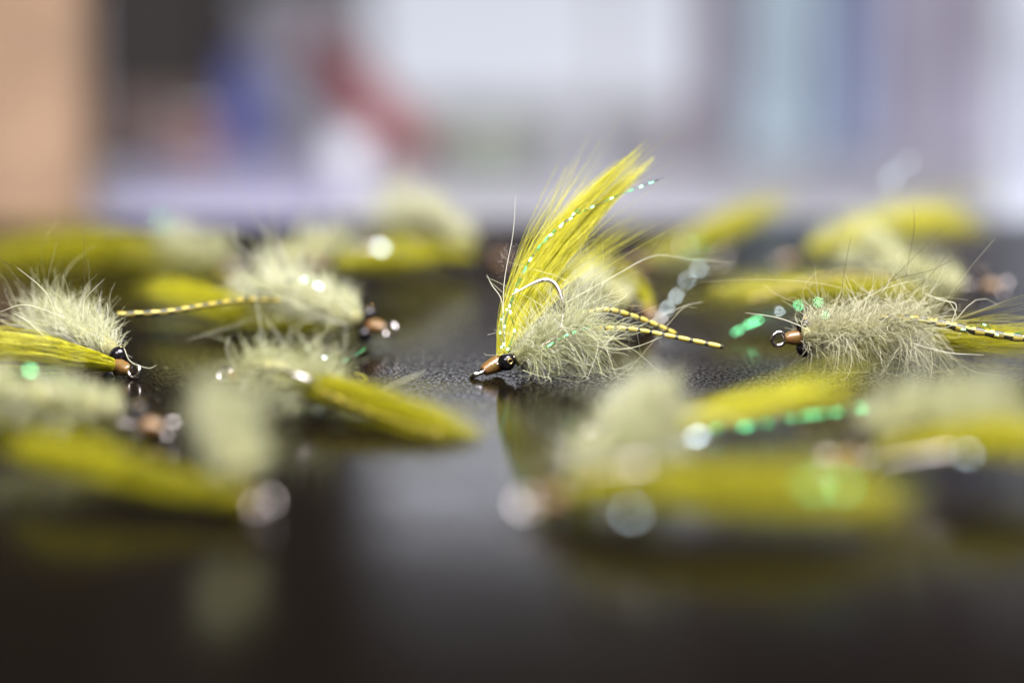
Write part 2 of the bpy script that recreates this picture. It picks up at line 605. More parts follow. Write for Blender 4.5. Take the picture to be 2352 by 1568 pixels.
        link('rubber_leg', tube_mesh('rubber_leg', q, rad, 8, fn), [M['legy'], M['legd']], root, smooth=True)

    # twisted strands of pearl flash
    for fl in flash:
        path = np.asarray(fl['path'], float)
        ln = np.linalg.norm(np.diff(path, axis=0), axis=1).sum()
        n = max(6, int(ln / (fl.get('step', 0.9) * MM)))
        q = spline(path, np.linspace(0, 1, n + 1))
        q[:, 2] = np.maximum(q[:, 2], 0.0009)
        T = norm(np.gradient(q, axis=0))
        A = norm(np.cross(T, [0.1, 0.2, 0.95]))
        B = np.cross(T, A)
        hw = fl.get('w', 0.32) * MM
        V, Q, mi = [], [], []
        ang = rng.random() * 6.28
        ph0 = int(rng.integers(0, 6))
        for i in range(n):
            ang += rng.uniform(0.3, 2.2)
            x = A[i] * math.cos(ang) + B[i] * math.sin(ang)
            c0, ax, hl = (q[i] + q[i + 1]) / 2, T[i], np.linalg.norm(q[i + 1] - q[i]) * 0.5
            hw = fl.get('w', 0.32) * MM
            if (i + ph0) % fl.get('every', 6) == 0 and rng.random() < 0.85:          # facet aimed midway between lamp and camera to shape a glint
                H = norm(norm(np.array([0, 0, CAM_H]) - c0) + norm(np.array(KEY_POS) - c0) + 0.10 * rng.standard_normal(3))
                ax = norm(T[i] - H * np.dot(T[i], H))
                x = np.cross(ax, H)
                hl = min(hl, 0.3 * MM)
                hw *= 0.8
            b0 = len(V)
            for sg in (-1, 1):
                V.append(c0 + ax * hl * sg - x * hw)
                V.append(c0 + ax * hl * sg + x * hw)
            Q.append((b0, b0 + 1, b0 + 3, b0 + 2))
            mi.append(0 if rng.random() < fl.get('green', 0.75) else 1)
        o = link('flash_strand', quad_mesh('flash_strand', V, Q, mi), [M['flashg'], M['flashp']], root, smooth=False)

    # single long hairs
    if len(guard):
        P, R = strands([np.asarray(p, float) for p in guard], 0.045)
        f = link('guard_hair', fibre_mesh('guard_hair', P, R, rng.random(len(P))), M['guard'], root)
        f['kind'] = 'stuff'
    if len(pale):
        P, R = strands([np.asarray(p, float) for p in pale], 0.06)
        f = link('loose_hair', fibre_mesh('loose_hair', P, R, 0.7 + 0.3 * rng.random(len(P))), M['dub'], root)
        f['kind'] = 'stuff'
    return root


def path(*pts):
    """pts: (px, py, depth in mm)"""
    return np.array([at(p[0], p[1], p[2] * MM) for p in pts])


UPZ = np.array([0, 0, 1.0])
AWAY = np.array([0, 1.0, 0])
NEAR = np.array([0, -1.0, 0])

# ------------------------------------------------------------------ the setting: table top
def slab(name, x0, x1, y0, y1, top, thick, mat, edge=0.004, label=None):
    import bmesh
    bm = bmesh.new()
    bmesh.ops.create_cube(bm, size=1)
    for v in bm.verts:
        v.co = Vector(((x0 + x1) / 2 + v.co.x * (x1 - x0), (y0 + y1) / 2 + v.co.y * (y1 - y0), top - thick / 2 + v.co.z * thick))
    bmesh.ops.bevel(bm, geom=bm.edges[:], offset=edge, segments=4, profile=0.5, affect='EDGES')
    me = bpy.data.meshes.new(name)
    bm.to_mesh(me)
    bm.free()
    o = link(name, me, mat, smooth=False)
    return o


tag(slab('table_top', -0.75, 0.75, 0.17, 0.712, 0.0, 0.03, M['table']), 'dark lacquered wooden table top under the flies', kind='structure')

# ------------------------------------------------------------------ the blurred background


def box_obj(name, cx, cy, z0, sx, sy, sz, mat, parent=None, bevel=0.003, rot=0.0):
    import bmesh
    bm = bmesh.new()
    bmesh.ops.create_cube(bm, size=1)
    for v in bm.verts:
        v.co = Vector((v.co.x * sx, v.co.y * sy, v.co.z * sz))
    bmesh.ops.bevel(bm, geom=bm.edges[:], offset=bevel, segments=3, profile=0.5, affect='EDGES')
    bmesh.ops.rotate(bm, verts=bm.verts, cent=(0, 0, 0), matrix=Matrix.Rotation(rot, 3, 'Z'))
    bmesh.ops.translate(bm, verts=bm.verts, vec=(cx, cy, z0 + sz / 2))
    me = bpy.data.meshes.new(name)
    bm.to_mesh(me)
    bm.free()
    return link(name, me, mat, parent, smooth=False)


def xs(px, y):
    """x of pixel column px at distance y behind the camera plane"""
    return (px - 1176.0) / FPX * y * 1.0


def cloth_panel(name, px0, px1, y, z0, z1, mat, pleats, depth, seed, parent=None):
    """a hanging pleated cloth with thickness"""
    rng = np.random.default_rng(seed)
    x0, x1 = xs(px0, y), xs(px1, y)
    nx, nz = 12 * pleats, 14
    V, Q = [], []
    ph = rng.random() * 6
    for side in (0, 1):
        for j in range(nz + 1):
            for i in range(nx + 1):
                s = i / nx
                t = j / nz
                yy = y + depth * (math.sin(s * pleats * 6.283 + ph + 0.5 * math.sin(3 * t)) + 0.35 * math.sin(s * pleats * 9.1 + t * 2)) + side * 0.0012
                V.append((x0 + (x1 - x0) * s, yy, z0 + (z1 - z0) * t))
    st = (nx + 1) * (nz + 1)
    for side in (0, 1):
        for j in range(nz):
            for i in range(nx):
                q = [side * st + j * (nx + 1) + i, side * st + j * (nx + 1) + i + 1, side * st + (j + 1) * (nx + 1) + i + 1, side * st + (j + 1) * (nx + 1) + i]
                Q.append(q if side == 0 else q[::-1])
    for j in range(nz):
        for i in (0, nx):
            b0 = j * (nx + 1) + i
            Q.append((b0, b0 + nx + 1, st + b0 + nx + 1, st + b0))
    for i in range(nx):
        for j in (0, nz):
            b0 = j * (nx + 1) + i
            Q.append((b0, b0 + 1, st + b0 + 1, st + b0))
    return link(name, quad_mesh(name, V, Q), mat, parent)


BENCH = -0.025


def build_background():
    m_bench = plain('grey_bench_top', (0.56, 0.56, 0.66), 0.55, noise=0.2, scale=14)
    tag(slab('bench_top', -0.75, 0.75, 0.735, 1.64, BENCH, 0.03, m_bench), 'grey bench top behind the dark table', kind='structure')
    m_wall = plain('dark_wall_paint', (0.012, 0.010, 0.0095), 0.8, scale=5)
    w = box_obj('wall', 0, 1.72, -0.4, 3.6, 0.06, 1.9, m_wall)
    tag(w, kind='structure')
    m_pan = plain('pale_lilac_wainscot', (0.78, 0.78, 0.90), 0.7, noise=0.12, scale=14)
    for i in range(9):
        box_obj('wainscot_board', -0.9 + 0.205 * i, 1.682, BENCH - 0.06, 0.2, 0.014, 0.135, m_pan, w, 0.003)

    # bright window behind: frame and lit panes
    m_frame = plain('white_window_frame', (0.72, 0.72, 0.74), 0.5)
    m_rail = plain('unseen_brown_wood', (0.16, 0.115, 0.09), 0.6)  # wood above the view, toned for what the table reflects

    def pane_mat(name, strength):
        m, nt, b = new_mat(name)
        b.inputs['Base Color'].default_value = (0.1, 0.1, 0.1, 1)
        b.inputs['Roughness'].default_value = 0.1
        b.inputs['Emission Color'].default_value = (0.84, 0.88, 1.0, 1)
        b.inputs['Emission Strength'].default_value = strength
        return m
    m_low, m_up = pane_mat('daylit_pane_lower', 0.78), pane_mat('boosted_pane_upper', 4.3)  # upper pane is out of view, brightened to carry the table reflection
    y = 1.60
    x0, x1, z0, z1 = xs(860, y), xs(1720, y), BENCH + 0.012, 0.250
    zt0, zt1 = 0.066, 0.188
    root = empty('window', ((x0 + x1) / 2, y, z0))
    tag(root, 'bright blurred window in the middle of the background', 'window')
    fw = 0.010
    box_obj('frame_rail', (x0 + x1) / 2, y, z0 - fw, x1 - x0 + 2 * fw, 0.05, fw, m_frame, root)
    box_obj('frame_rail', (x0 + x1) / 2, y, z1, x1 - x0 + 2 * fw, 0.05, fw, m_rail, root)
    box_obj('added_dark_band', (x0 + x1) / 2, y - 0.01, zt0, x1 - x0 + 2 * fw + 0.004, 0.075, zt1 - zt0, m_rail, root)  # unseen band, added to darken the window's reflection in the table
    xm = x0 + (x1 - x0) * 0.62
    for za, zb, mt in ((z0, zt0, m_low), (zt1, z1, m_up)):
        fm = m_frame if za == z0 else m_rail
        box_obj('frame_stile', x0 - fw / 2, y, za + 0.001, fw, 0.048, zb - za - 0.002, fm, root)
        box_obj('frame_stile', x1 + fw / 2, y, za + 0.001, fw, 0.048, zb - za - 0.002, fm, root)
        box_obj('mullion', xm, y, za + 0.001, 0.005, 0.03, zb - za - 0.002, fm, root)
        box_obj('pane', (x0 + xm - 0.0025) / 2, y + 0.005, za, xm - 0.0025 - x0, 0.006, zb - za, mt, root, bevel=0.001)
        box_obj('pane', (x1 + xm + 0.0025) / 2, y + 0.005, za, x1 - xm - 0.0025, 0.006, zb - za, mt, root, bevel=0.001)

    # tan cardboard carton, left
    m_tan = plain('tan_cardboard', (0.30, 0.195, 0.125), 0.8, noise=0.18)
    y = 0.95
    xa, xb = xs(-300, y), xs(212, y)
    c = empty('cardboard_carton', ((xa + xb) / 2, y, BENCH))
    tag(c, 'tan cardboard carton at the far left behind the table', 'carton')
    t = 0.003
    hh = 0.090 - BENCH
    box_obj('front_panel', (xa + xb) / 2, 0.925, BENCH, xb - xa, t, hh, m_tan, c, 0.0008)
    box_obj('back_panel', (xa + xb) / 2, 0.955, BENCH, xb - xa, t, hh, m_tan, c, 0.0008)
    box_obj('side_panel', xa + t / 2, 0.94, BENCH, t, 0.0265, hh, m_tan, c, 0.0008)
    box_obj('side_panel', xb - t / 2, 0.94, BENCH, t, 0.0265, hh, m_tan, c, 0.0008)
    box_obj('bottom_panel', (xa + xb) / 2, 0.94, BENCH, xb - xa - 2 * t, 0.0265, t, m_tan, c, 0.0008)
    # dark storage bin
    m_dark = plain('dark_brown_bin', (0.018, 0.013, 0.012), 0.6)
    m_dark2 = plain('brown_bin_label', (0.14, 0.10, 0.095), 0.7)
    y = 1.22
    xa, xb = xs(212, y), xs(510, y)
    c = empty('storage_bin', ((xa + xb) / 2, y + 0.06, BENCH))
    tag(c, 'tall dark brown storage bin behind the tan carton', 'storage bin')
    box_obj('bin_body', (xa + xb) / 2, y + 0.06, BENCH, xb - xa, 0.12, 0.36, m_dark, c, 0.006)
    box_obj('bin_lid', (xa + xb) / 2, y + 0.06, BENCH + 0.3605, xb - xa + 0.008, 0.128, 0.014, m_dark, c, 0.004)
    box_obj('bin_label', (xa + xb) / 2 + 0.003, y - 0.0025, BENCH + 0.006, (xb - xa) * 0.8, 0.003, 0.026, m_dark2, c, 0.001)
    # lavender sheets on the bench
    m_lav = plain('lavender_paper', (0.42, 0.41, 0.60), 0.6, noise=0.22, scale=22)
    s = box_obj('paper_stack', xs(570, 1.10), 1.10, BENCH + 0.0005, 0.098, 0.24, 0.005, m_lav, None, 0.0015, 0.06)
    tag(s, 'pale lavender stack of paper lying behind the table', 'paper stack')
    # cloth bundles
    m_blue = plain('blue_cloth', (0.10, 0.12, 0.36), 0.9, sheen=0.3)
    lump('cloth_bundle', xs(545, 1.24), 1.245, BENCH, 0.015, 0.02, 0.050, m_blue, 5, 'folded blue cloth bundle beside the dark bin', 'cloth')
    m_lil = plain('grey_lilac_cloth', (0.68, 0.67, 0.80), 0.9, sheen=0.3)
    lump('cloth_bundle', xs(665, 1.42), 1.42, BENCH, 0.030, 0.03, 0.075, m_lil, 6, 'grey lilac cloth bundle behind the blue one', 'cloth')
    # red tube leaning back on the lilac bundle
    m_red = plain('red_plastic', (0.42, 0.09, 0.10), 0.5)
    p0, p1 = at(745, 120, 1.34), at(880, 270, 1.28)
    r = empty('leaning_tube', (p1[0], p1[1], BENCH))
    tag(r, 'red tube leaning on the lilac cloth in the background', 'tube')
    d = norm(p1 - p0)
    q1 = p0 + d * (p0[2] - BENCH - 0.008) / -d[2]
    q = np.array([p0, p0 + (q1 - p0) * 0.72, p0 + (q1 - p0) * 0.725, q1])
    link('tube_body', tube_mesh('tube_body', q, [0.0105, 0.0105, 0.0095, 0.0095], 20), m_red, r)
    link('tube_cap', tube_mesh('tube_cap', [p0 - d * 0.012, p0 - d * 0.001], [0.009, 0.0108], 20), m_red, r)
    # grey-green bowl in the middle
    m_green = plain('grey_green_glaze', (0.36, 0.40, 0.34), 0.4)
    b0 = at(1120, 420, 1.14)
    prof = [(0.0, 0.011), (0.003, 0.014), (0.011, 0.019), (0.021, 0.023), (0.023, 0.023), (0.021, 0.0215), (0.006, 0.010), (0.005, 0.0005)]
    o = link('bowl', lathe_mesh('bowl', np.array([b0[0], b0[1], BENCH]), UPZ, prof, 40), m_green)
    tag(o, 'low grey green bowl in front of the window', 'bowl')
    # thread spools standing on the bench
    spools = [(800, 1.06, (0.75, 0.76, 0.90), 'white thread spool standing on the lavender paper', 0.006),
              (455, 1.14, (0.28, 0.13, 0.12), 'rust brown thread spool on the left of the lavender paper', 0.006),
              (985, 1.28, (0.62, 0.50, 0.44), 'pale peach thread spool below the window corner', 0.0),
              (1560, 1.34, (0.58, 0.53, 0.62), 'lilac thread spool standing right of the bowl', 0.0),
              (1330, 1.22, (0.55, 0.58, 0.66), 'pale blue thread spool under the bright window', 0.0)]
    m_fl = plain('spool_plastic', (0.6, 0.6, 0.62), 0.4)
    for px, yy, c0, lb, dz in spools:
        b0 = np.array([xs(px, yy), yy, BENCH + dz])
        r0 = empty('thread_spool', b0)
        tag(r0, lb, 'spool', 'thread spools on the bench')
        mt = plain('spool_thread', c0, 0.7, noise=0.2, scale=300)
        link('spool_flange', lathe_mesh('spool_flange', b0, UPZ, [(0, 1e-5), (0, 0.0105), (0.0015, 0.0105), (0.002, 0.0085), (0.002, 1e-5)], 28), m_fl, r0)
        th = [(0.0021, 0.0055)] + [(0.0025 + 0.0007 * i, 0.0092 + 0.0002 * (i % 2) - 0.00008 * abs(i - 12)) for i in range(25)] + [(0.0199, 0.0055)]
        link('wound_thread', lathe_mesh('wound_thread', b0, UPZ, th, 28), mt, r0)
        link('spool_flange', lathe_mesh('spool_flange', b0 + UPZ * 0.02, UPZ, [(0, 1e-5), (0, 0.0085), (0.0005, 0.0105), (0.002, 0.0105), (0.002, 1e-5)], 28), m_fl, r0)
    # right-hand curtains
    cols = [('mauve_curtain', 1590, 1735, (0.50, 0.46, 0.58), 'dark mauve curtain beside the bright window', 1.56, 3),
            ('teal_curtain', 1700, 1880, (0.52, 0.63, 0.72), 'pale teal curtain next to the mauve one', 1.30, 3),
            ('blue_curtain', 1860, 2040, (0.52, 0.61, 0.88), 'soft blue curtain right of the teal one', 1.34, 3),
            ('grey_curtain', 2020, 2262, (0.50, 0.48, 0.60), 'wide grey lilac curtain right of the blue one', 1.28, 4),
            ('white_curtain', 2262, 2700, (0.50, 0.53, 0.61), 'white curtain at the far right edge', 0.96, 5)]
    for i, (nm, a0, a1, c0, lb, yy, pl) in enumerate(cols):
        mm = plain(nm + '_cloth', c0, 0.9, noise=0.2, scale=22, sheen=0.2)
        o = cloth_panel(nm, a0, a1, yy, BENCH + 0.001, 0.227 * (yy - 0.287), mm, pl, 0.005, 20 + i)
        tag(o, lb, 'curtain', 'curtains hanging behind the table')


def lump(name, cx, cy, z0, rx, ry, h, mat, seed, label, cat):
    """a crumpled, folded heap of cloth"""
    rng = np.random.default_rng(seed)
    V, Q = [], []
    nu, nv = 40, 18
    ph = rng.random(6) * 6.28
    for j in range(nv + 1):
        t = j / nv
        for i in range(nu):
            a = 2 * math.pi * i / nu
            fold = 1 + 0.10 * math.sin(5 * a + ph[0] + 4 * t) + 0.07 * math.sin(9 * a + ph[1] - 6 * t) + 0.06 * math.sin(14 * t + ph[2] + 2 * a)
            rr = (1 - t ** 3) ** 0.6 * fold if t < 1 else 0.0
            V.append((cx + rx * rr * math.cos(a), cy + ry * rr * math.sin(a), z0 + h * (t + 0.03 * math.sin(3 * a + ph[3]) * t)))
    for j in range(nv):
        for i in range(nu):
            k = (i + 1) % nu
            Q.append((j * nu + i, j * nu + k, (j + 1) * nu + k, (j + 1) * nu + i))
    o = link(name, quad_mesh(name, V, Q), mat)
    tag(o, label, cat)
    return o


build_background()


# ------------------------------------------------------------------ the flies
# centre: upright fly in focus, fanned yellow wing
def fly_centre():
    z = 440
    eye = at(1081, 866, 439 * MM)
    bend = at(1283, 762, 446 * MM)
    wing = []
    def bundle(ctrl, wa, wb, n, splay, stray, tint, r=0.043):
        wing.append(dict(ctrl=ctrl, wa=wa, wb=wb, n=n, r=r, lmin=0.6, wave=0.7, stray=stray, clump=0.8, S=14, tint=tint, ref=(0, 1, 0.0), splay=splay))
    bundle(path((1146, 818, 441), (1178, 700, 443), (1262, 560, 447), (1375, 430, 451), (1490, 325, 454)), [0.4, 1.6, 1.9, 1.5, 1.1], [0.4, 1.4, 1.8, 1.8, 1.6], 340, 0.22, 0.08, 0.66)
    bundle(path((1150, 818, 441), (1212, 700, 444), (1310, 565, 449), (1410, 450, 453), (1510, 355, 457)), [0.4, 1.6, 1.9, 1.5, 1.1], [0.4, 1.4, 1.8, 1.8, 1.7], 340, 0.22, 0.05, 0.74)
    bundle(path((1145, 815, 441), (1160, 720, 442), (1215, 580, 444), (1300, 450, 447), (1380, 330, 450)), [0.4, 1.2, 2.0, 2.6, 3.0], [0.4, 1.2, 1.6, 2.0, 2.0], 40, 0.5, 0.15, 0.6, 0.034)
    bundle(path((1160, 812, 441), (1240, 710, 445), (1335, 610, 450), (1530, 470, 458)), [0.5, 1.6, 2.2, 4.0], [0.5, 1.3, 1.8, 3.0], 80, 0.35, 0.14, 0.6, 0.036)
    dub = dict(spine=path((1184, 826, 440), (1235, 800, 441), (1285, 772, 442), (1328, 755, 444)), n=2500, len=4.6, r=0.038, back=0.9,
               bias=(0.45, -0.25, -0.05), spread=0.6, curl=1.9, body=2.0, longp=0.07, tint=0.74, S=10, core=1.5)
    legs = [dict(path=path((1270, 760, 444), (1340, 722, 446), (1400, 712, 448), (1480, 735, 450), (1555, 768, 452)), bar=0.8, r=0.40),
            dict(path=path((1270, 770, 443), (1350, 757, 444), (1440, 755, 444), (1540, 772, 445), (1662, 797, 445)), bar=0.95, r=0.38)]
    flash = [dict(path=path((1156, 800, 437), (1166, 715, 437), (1215, 600, 438), (1300, 510, 441), (1390, 462, 444), (1525, 408, 449)), w=0.17, step=0.7),
             dict(path=path((1152, 800, 437), (1150, 740, 437), (1175, 690, 437), (1235, 570, 438), (1330, 480, 441)), w=0.14, step=0.6),
             dict(path=path((1165, 805, 437), (1182, 760, 437), (1172, 715, 436), (1185, 668, 436)), w=0.15, step=0.5),
             dict(path=path((1250, 800, 438), (1300, 770, 438), (1370, 745, 440)), w=0.15, step=0.7)]
    guard = [path((1400, 620, 447), (1470, 603, 448), (1515, 560, 449), (1553, 512, 450))]
    pale = [path((1290, 700, 442), (1400, 640, 445), (1500, 588, 448), (1580, 595, 450), (1690, 603, 452)),
            path((1330, 790, 440), (1440, 800, 441), (1530, 770, 441)),
            path((1290, 745, 440), (1350, 700, 441), (1440, 660, 442)),
            path((1200, 850, 437), (1235, 862, 436), (1262, 868, 435), (1266, 882, 434)),
            path((1160, 800, 440), (1157, 660, 440), (1178, 540, 441), (1184, 450, 442)),
            path((1155, 760, 440), (1152, 690, 440), (1130, 655, 441), (1118, 630, 441))]
    make_fly('sharply focused fly standing in the middle with its yellow wing fanned upward', 1, eye, bend, np.array([-0.5, 0.0, 1.0]),
             dub, wing, legs, flash, gap=7.2, guard=guard, pale=pale,
             hook_path=path((1200, 812, 440), (1272, 778, 440), (1292, 735, 441.5), (1291, 690, 442), (1277, 656, 442.5), (1255, 643, 442.5), (1222, 652, 441.5), (1172, 679, 440)))


fly_centre()


def fly_right_focus():
    eye = at(1770, 780, 443 * MM)
    bend = at(2030, 758, 448 * MM)
    dub = dict(spine=path((1842, 772, 443), (1930, 760, 444), (2030, 752, 446), (2110, 752, 447)), n=2900, len=4.4, r=0.035, back=1.0,
               bias=(0.05, -0.1, 0.12), spread=0.65, curl=2.0, body=2.0, longp=0.08, tint=0.68, S=10, core=1.7, mat='dubtan')
    wing = dict(ctrl=path((1900, 770, 452), (2080, 768, 452), (2230, 778, 450), (2380, 785, 448), (2560, 795, 444)), wa=[1.0, 2.4, 2.6, 2.6, 1.5], wb=[0.9, 2.1, 2.4, 2.3, 1.4],
                n=900, r=0.05, lmin=0.7, clump=0.6, S=12, tint=0.45)
    legs = [dict(path=path((2020, 730, 445), (2120, 735, 444), (2240, 760, 443), (2360, 778, 442), (2480, 790, 441)), bar=1.4, r=0.62, checker=True)]
    flash = [dict(path=path((1895, 745, 465), (1890, 697, 480), (1840, 700, 484), (1790, 715, 486), (1735, 738, 487), (1685, 765, 484)), w=0.26, step=0.75, green=0.97, every=8),
             dict(path=path((2200, 760, 443), (2260, 745, 441), (2300, 770, 440), (2420, 745, 440)), w=0.15, step=0.7)]
    guard = [path((1990, 680, 444), (2060, 640, 444), (2140, 620, 444), (2222, 578, 444)),
             path((2000, 690, 445), (2070, 620, 445), (2110, 580, 446), (2170, 520, 446)),
             path((2080, 640, 446), (2090, 580, 447), (2100, 520, 447), (2098, 470, 448)),
             path((1930, 690, 445), (1940, 620, 445), (1955, 540, 446)),
             path((2060, 690, 445), (2130, 640, 446), (2190, 570, 447), (2255, 520, 448))]
    pale = [path((1862, 762, 442), (1830, 745, 441), (1780, 728, 440), (1712, 718, 440)),
            path((2050, 740, 442), (2110, 735, 440), (2185, 745, 440)),
            path((2185, 745, 440), (2196, 700, 440), (2165, 690, 440), (2120, 672, 440)),
            path((2120, 755, 441), (2180, 750, 440), (2196, 725, 440), (2175, 690, 440), (2130, 680, 440)),
            path((1960, 700, 443), (2040, 660, 442), (2120, 640, 441)),
            path((2100, 790, 441), (2180, 810, 440), (2260, 815, 440)),
            path((1990, 720, 443), (2040, 650, 442), (2070, 590, 441))]
    make_fly('tan fuzzy fly in focus at right with round hook eye and checkered leg', 2, eye, bend, np.array([0.1, 1.0, 0.1]),
             dub, wing, legs, flash, gap=6.0, guard=guard, pale=pale, bead_shift=-0.2)


fly_right_focus()


def fly_left_middle():
    eye = at(912, 762, 474 * MM)
    bend = at(660, 700, 484 * MM)
    dub = dict(spine=path((824, 736, 475), (740, 700, 480), (670, 680, 484), (600, 650, 488)), n=1500, len=4.8, r=0.05, back=1.2,
               bias=(-0.15, -0.1, 0.75), spread=0.4, curl=0.6, body=2.6, longp=0.03, tint=0.72, S=8, core=1.8)
    wing = dict(ctrl=path((790, 752, 478), (660, 735, 486), (520, 705, 496), (400, 672, 506), (305, 650, 514)), wa=[1.2, 2.6, 3.4, 3.4, 1.6], wb=[1.0, 2.2, 2.6, 2.4, 1.0],
                n=1000, r=0.07, lmin=0.7, S=10)
    legs = [dict(path=path((640, 690, 474), (560, 690, 466), (470, 702, 460), (380, 716, 456), (270, 722, 454)), bar=1.4, r=0.44, checker=True)]
    flash = [
             dict(path=path((740, 660, 474), (690, 640, 474), (640, 650, 476)), w=0.3, step=1.4)]
    pale = [path((620, 640, 478), (600, 600, 476), (545, 560, 474), (535, 510, 474)),
            path((650, 630, 478), (612, 590, 476), (617, 540, 475), (598, 510, 475)),
            path((690, 650, 478), (665, 610, 477), (650, 580, 477), (635, 540, 477)),
            path((640, 700, 474), (560, 740, 470), (480, 765, 466), (428, 782, 462)),
            path((795, 760, 474), (790, 800, 468), (750, 825, 462))]
    guard = [path((612, 560, 476), (618, 530, 476), (606, 480, 476))]
    make_fly('fly left of centre with spiky pale fur and hook eye pointing right', 3, eye, bend, np.array([0.0, 1.0, -0.1]),
             dub, wing, legs, flash, gap=6.0, pale=pale, guard=guard)


fly_left_middle()


def fly_left_edge():
    eye = at(322, 857, 438 * MM)
    bend = at(90, 790, 452 * MM)
    dub = dict(spine=path((258, 806, 443), (200, 778, 449), (150, 756, 453), (80, 742, 458)), n=1700, len=3.9, r=0.045, back=0.25,
               bias=(0.0, 0.25, 1.3), spread=0.3, curl=0.9, body=2.2, longp=0.06, tint=0.72, S=9, core=1.8)
    wing = dict(ctrl=path((258, 838, 438), (180, 822, 435), (60, 800, 431), (-120, 785, 427), (-300, 790, 422)), wa=[1.1, 2.0, 2.4, 2.2, 0.8], wb=[1.1, 2.1, 2.4, 2.2, 0.8],
                n=1000, r=0.055, lmin=0.7, S=10, tint=0.4)
    guard = [path((100, 690, 444), (70, 640, 446), (30, 610, 448), (-20, 590, 450)),
             path((100, 700, 445), (40, 640, 447), (0, 590, 449)),
             path((190, 690, 446), (195, 620, 446), (190, 510, 447))]
    pale = [path((130, 760, 440), (120, 700, 440), (95, 660, 440), (40, 615, 441)),
            path((190, 740, 441), (192, 700, 441), (200, 680, 441), (240, 640, 441)),
            path((150, 730, 441), (60, 700, 440), (0, 716, 440)),
            path((100, 770, 440), (60, 735, 440), (30, 720, 440)),
            path((240, 760, 440), (248, 720, 440), (246, 695, 440)),
            path((285, 800, 438), (300, 830, 437), (340, 845, 436), (360, 838, 436))]
    make_fly('fly cut by the left edge with bristling cream fur above its yellow wing', 4, eye, bend, np.array([0.0, -1.0, 0.2]),
             dub, wing, (), (), gap=5.5, guard=guard, pale=pale)


fly_left_edge()


def fly_left_front():
    eye = at(412, 988, 384 * MM)
    bend = at(120, 950, 388 * MM)
    dub = dict(spine=path((262, 945, 385), (160, 925, 387), (60, 915, 388), (-60, 910, 389)), n=1300, len=3.0, r=0.07, back=0.6,
               bias=(0, -0.1, 0.4), spread=0.45, curl=0.8, body=2.2, tint=0.6, core=1.8)
    wing = dict(ctrl=path((250, 975, 387), (120, 975, 390), (-60, 960, 393), (-300, 950, 396)), wa=[1.0, 2.2, 2.6, 1.0], wb=[0.8, 1.8, 2.0, 0.8], n=500, r=0.08)
    make_fly('blurred fly at lower left with its orange head pointing right over grey shadow', 5, eye, bend, np.array([0, 1.0, 0.1]), dub, wing,
             flash=[dict(path=path((20, 860, 383), (90, 850, 382), (180, 880, 380)), w=0.3, step=1.4)])


fly_left_front()


def fly_left_nearest():
    eye = at(625, 1165, 330 * MM)
    bend = at(400, 1105, 338 * MM)
    dub = dict(spine=path((560, 1085, 330), (535, 1040, 332), (520, 980, 335), (515, 945, 338)), n=1100, len=2.8, r=0.07, back=0.4,
               bias=(0, 0, 0.7), spread=0.5, curl=0.7, body=2.4, tint=0.62, core=1.5)
    wing = dict(ctrl=path((560, 1140, 330), (430, 1120, 333), (250, 1075, 339), (100, 1040, 345), (-10, 1020, 350)), wa=[1.2, 2.2, 2.4, 2.2, 1.0], wb=[1.1, 1.9, 2.0, 1.8, 0.8], n=800, r=0.08, tint=0.42)
    make_fly('nearest fly at lower left with a pale tuft rising above its head', 6, eye, bend, np.array([0.1, -1.0, 0.3]), dub, wing)


fly_left_nearest()


def fly_left_diagonal():
    eye = at(500, 858, 420 * MM)
    bend = at(720, 900, 410 * MM)
    dub = dict(spine=path((560, 850, 417), (620, 852, 414), (690, 868, 411), (750, 885, 408)), n=1700, len=3.6, r=0.045, back=0.4,
               bias=(0.0, 0.0, 0.35), spread=0.5, curl=0.9, body=2.4, tint=0.55, core=1.7, longp=0.04)
    wing = dict(ctrl=path((640, 868, 413), (760, 900, 405), (880, 940, 397), (1000, 975, 389), (1135, 1005, 381)), wa=[1.4, 3.2, 3.6, 3.2, 1.6], wb=[1.2, 2.3, 2.4, 2.0, 0.7],
                n=1300, r=0.06, lmin=0.75, S=10, tint=0.5)
    legs = [dict(path=path((740, 900, 402), (830, 940, 396), (930, 975, 390), (1010, 1000, 385)), bar=1.5, r=0.45, checker=True)]
    pale = [path((620, 840, 415), (605, 780, 416), (590, 700, 417), (583, 660, 418)),
            path((660, 830, 414), (645, 780, 414), (600, 720, 414)),
            path((540, 840, 418), (520, 800, 419), (530, 770, 420))]
    flash = [dict(path=path((700, 800, 420), (780, 830, 424), (840, 800, 430)), w=0.3, step=1.4)]
    make_fly('fly left of centre whose yellow wing slants down to the right', 7, eye, bend, np.array([0.1, -1.0, 0.4]), dub, wing, legs, flash, pale=pale)


fly_left_diagonal()


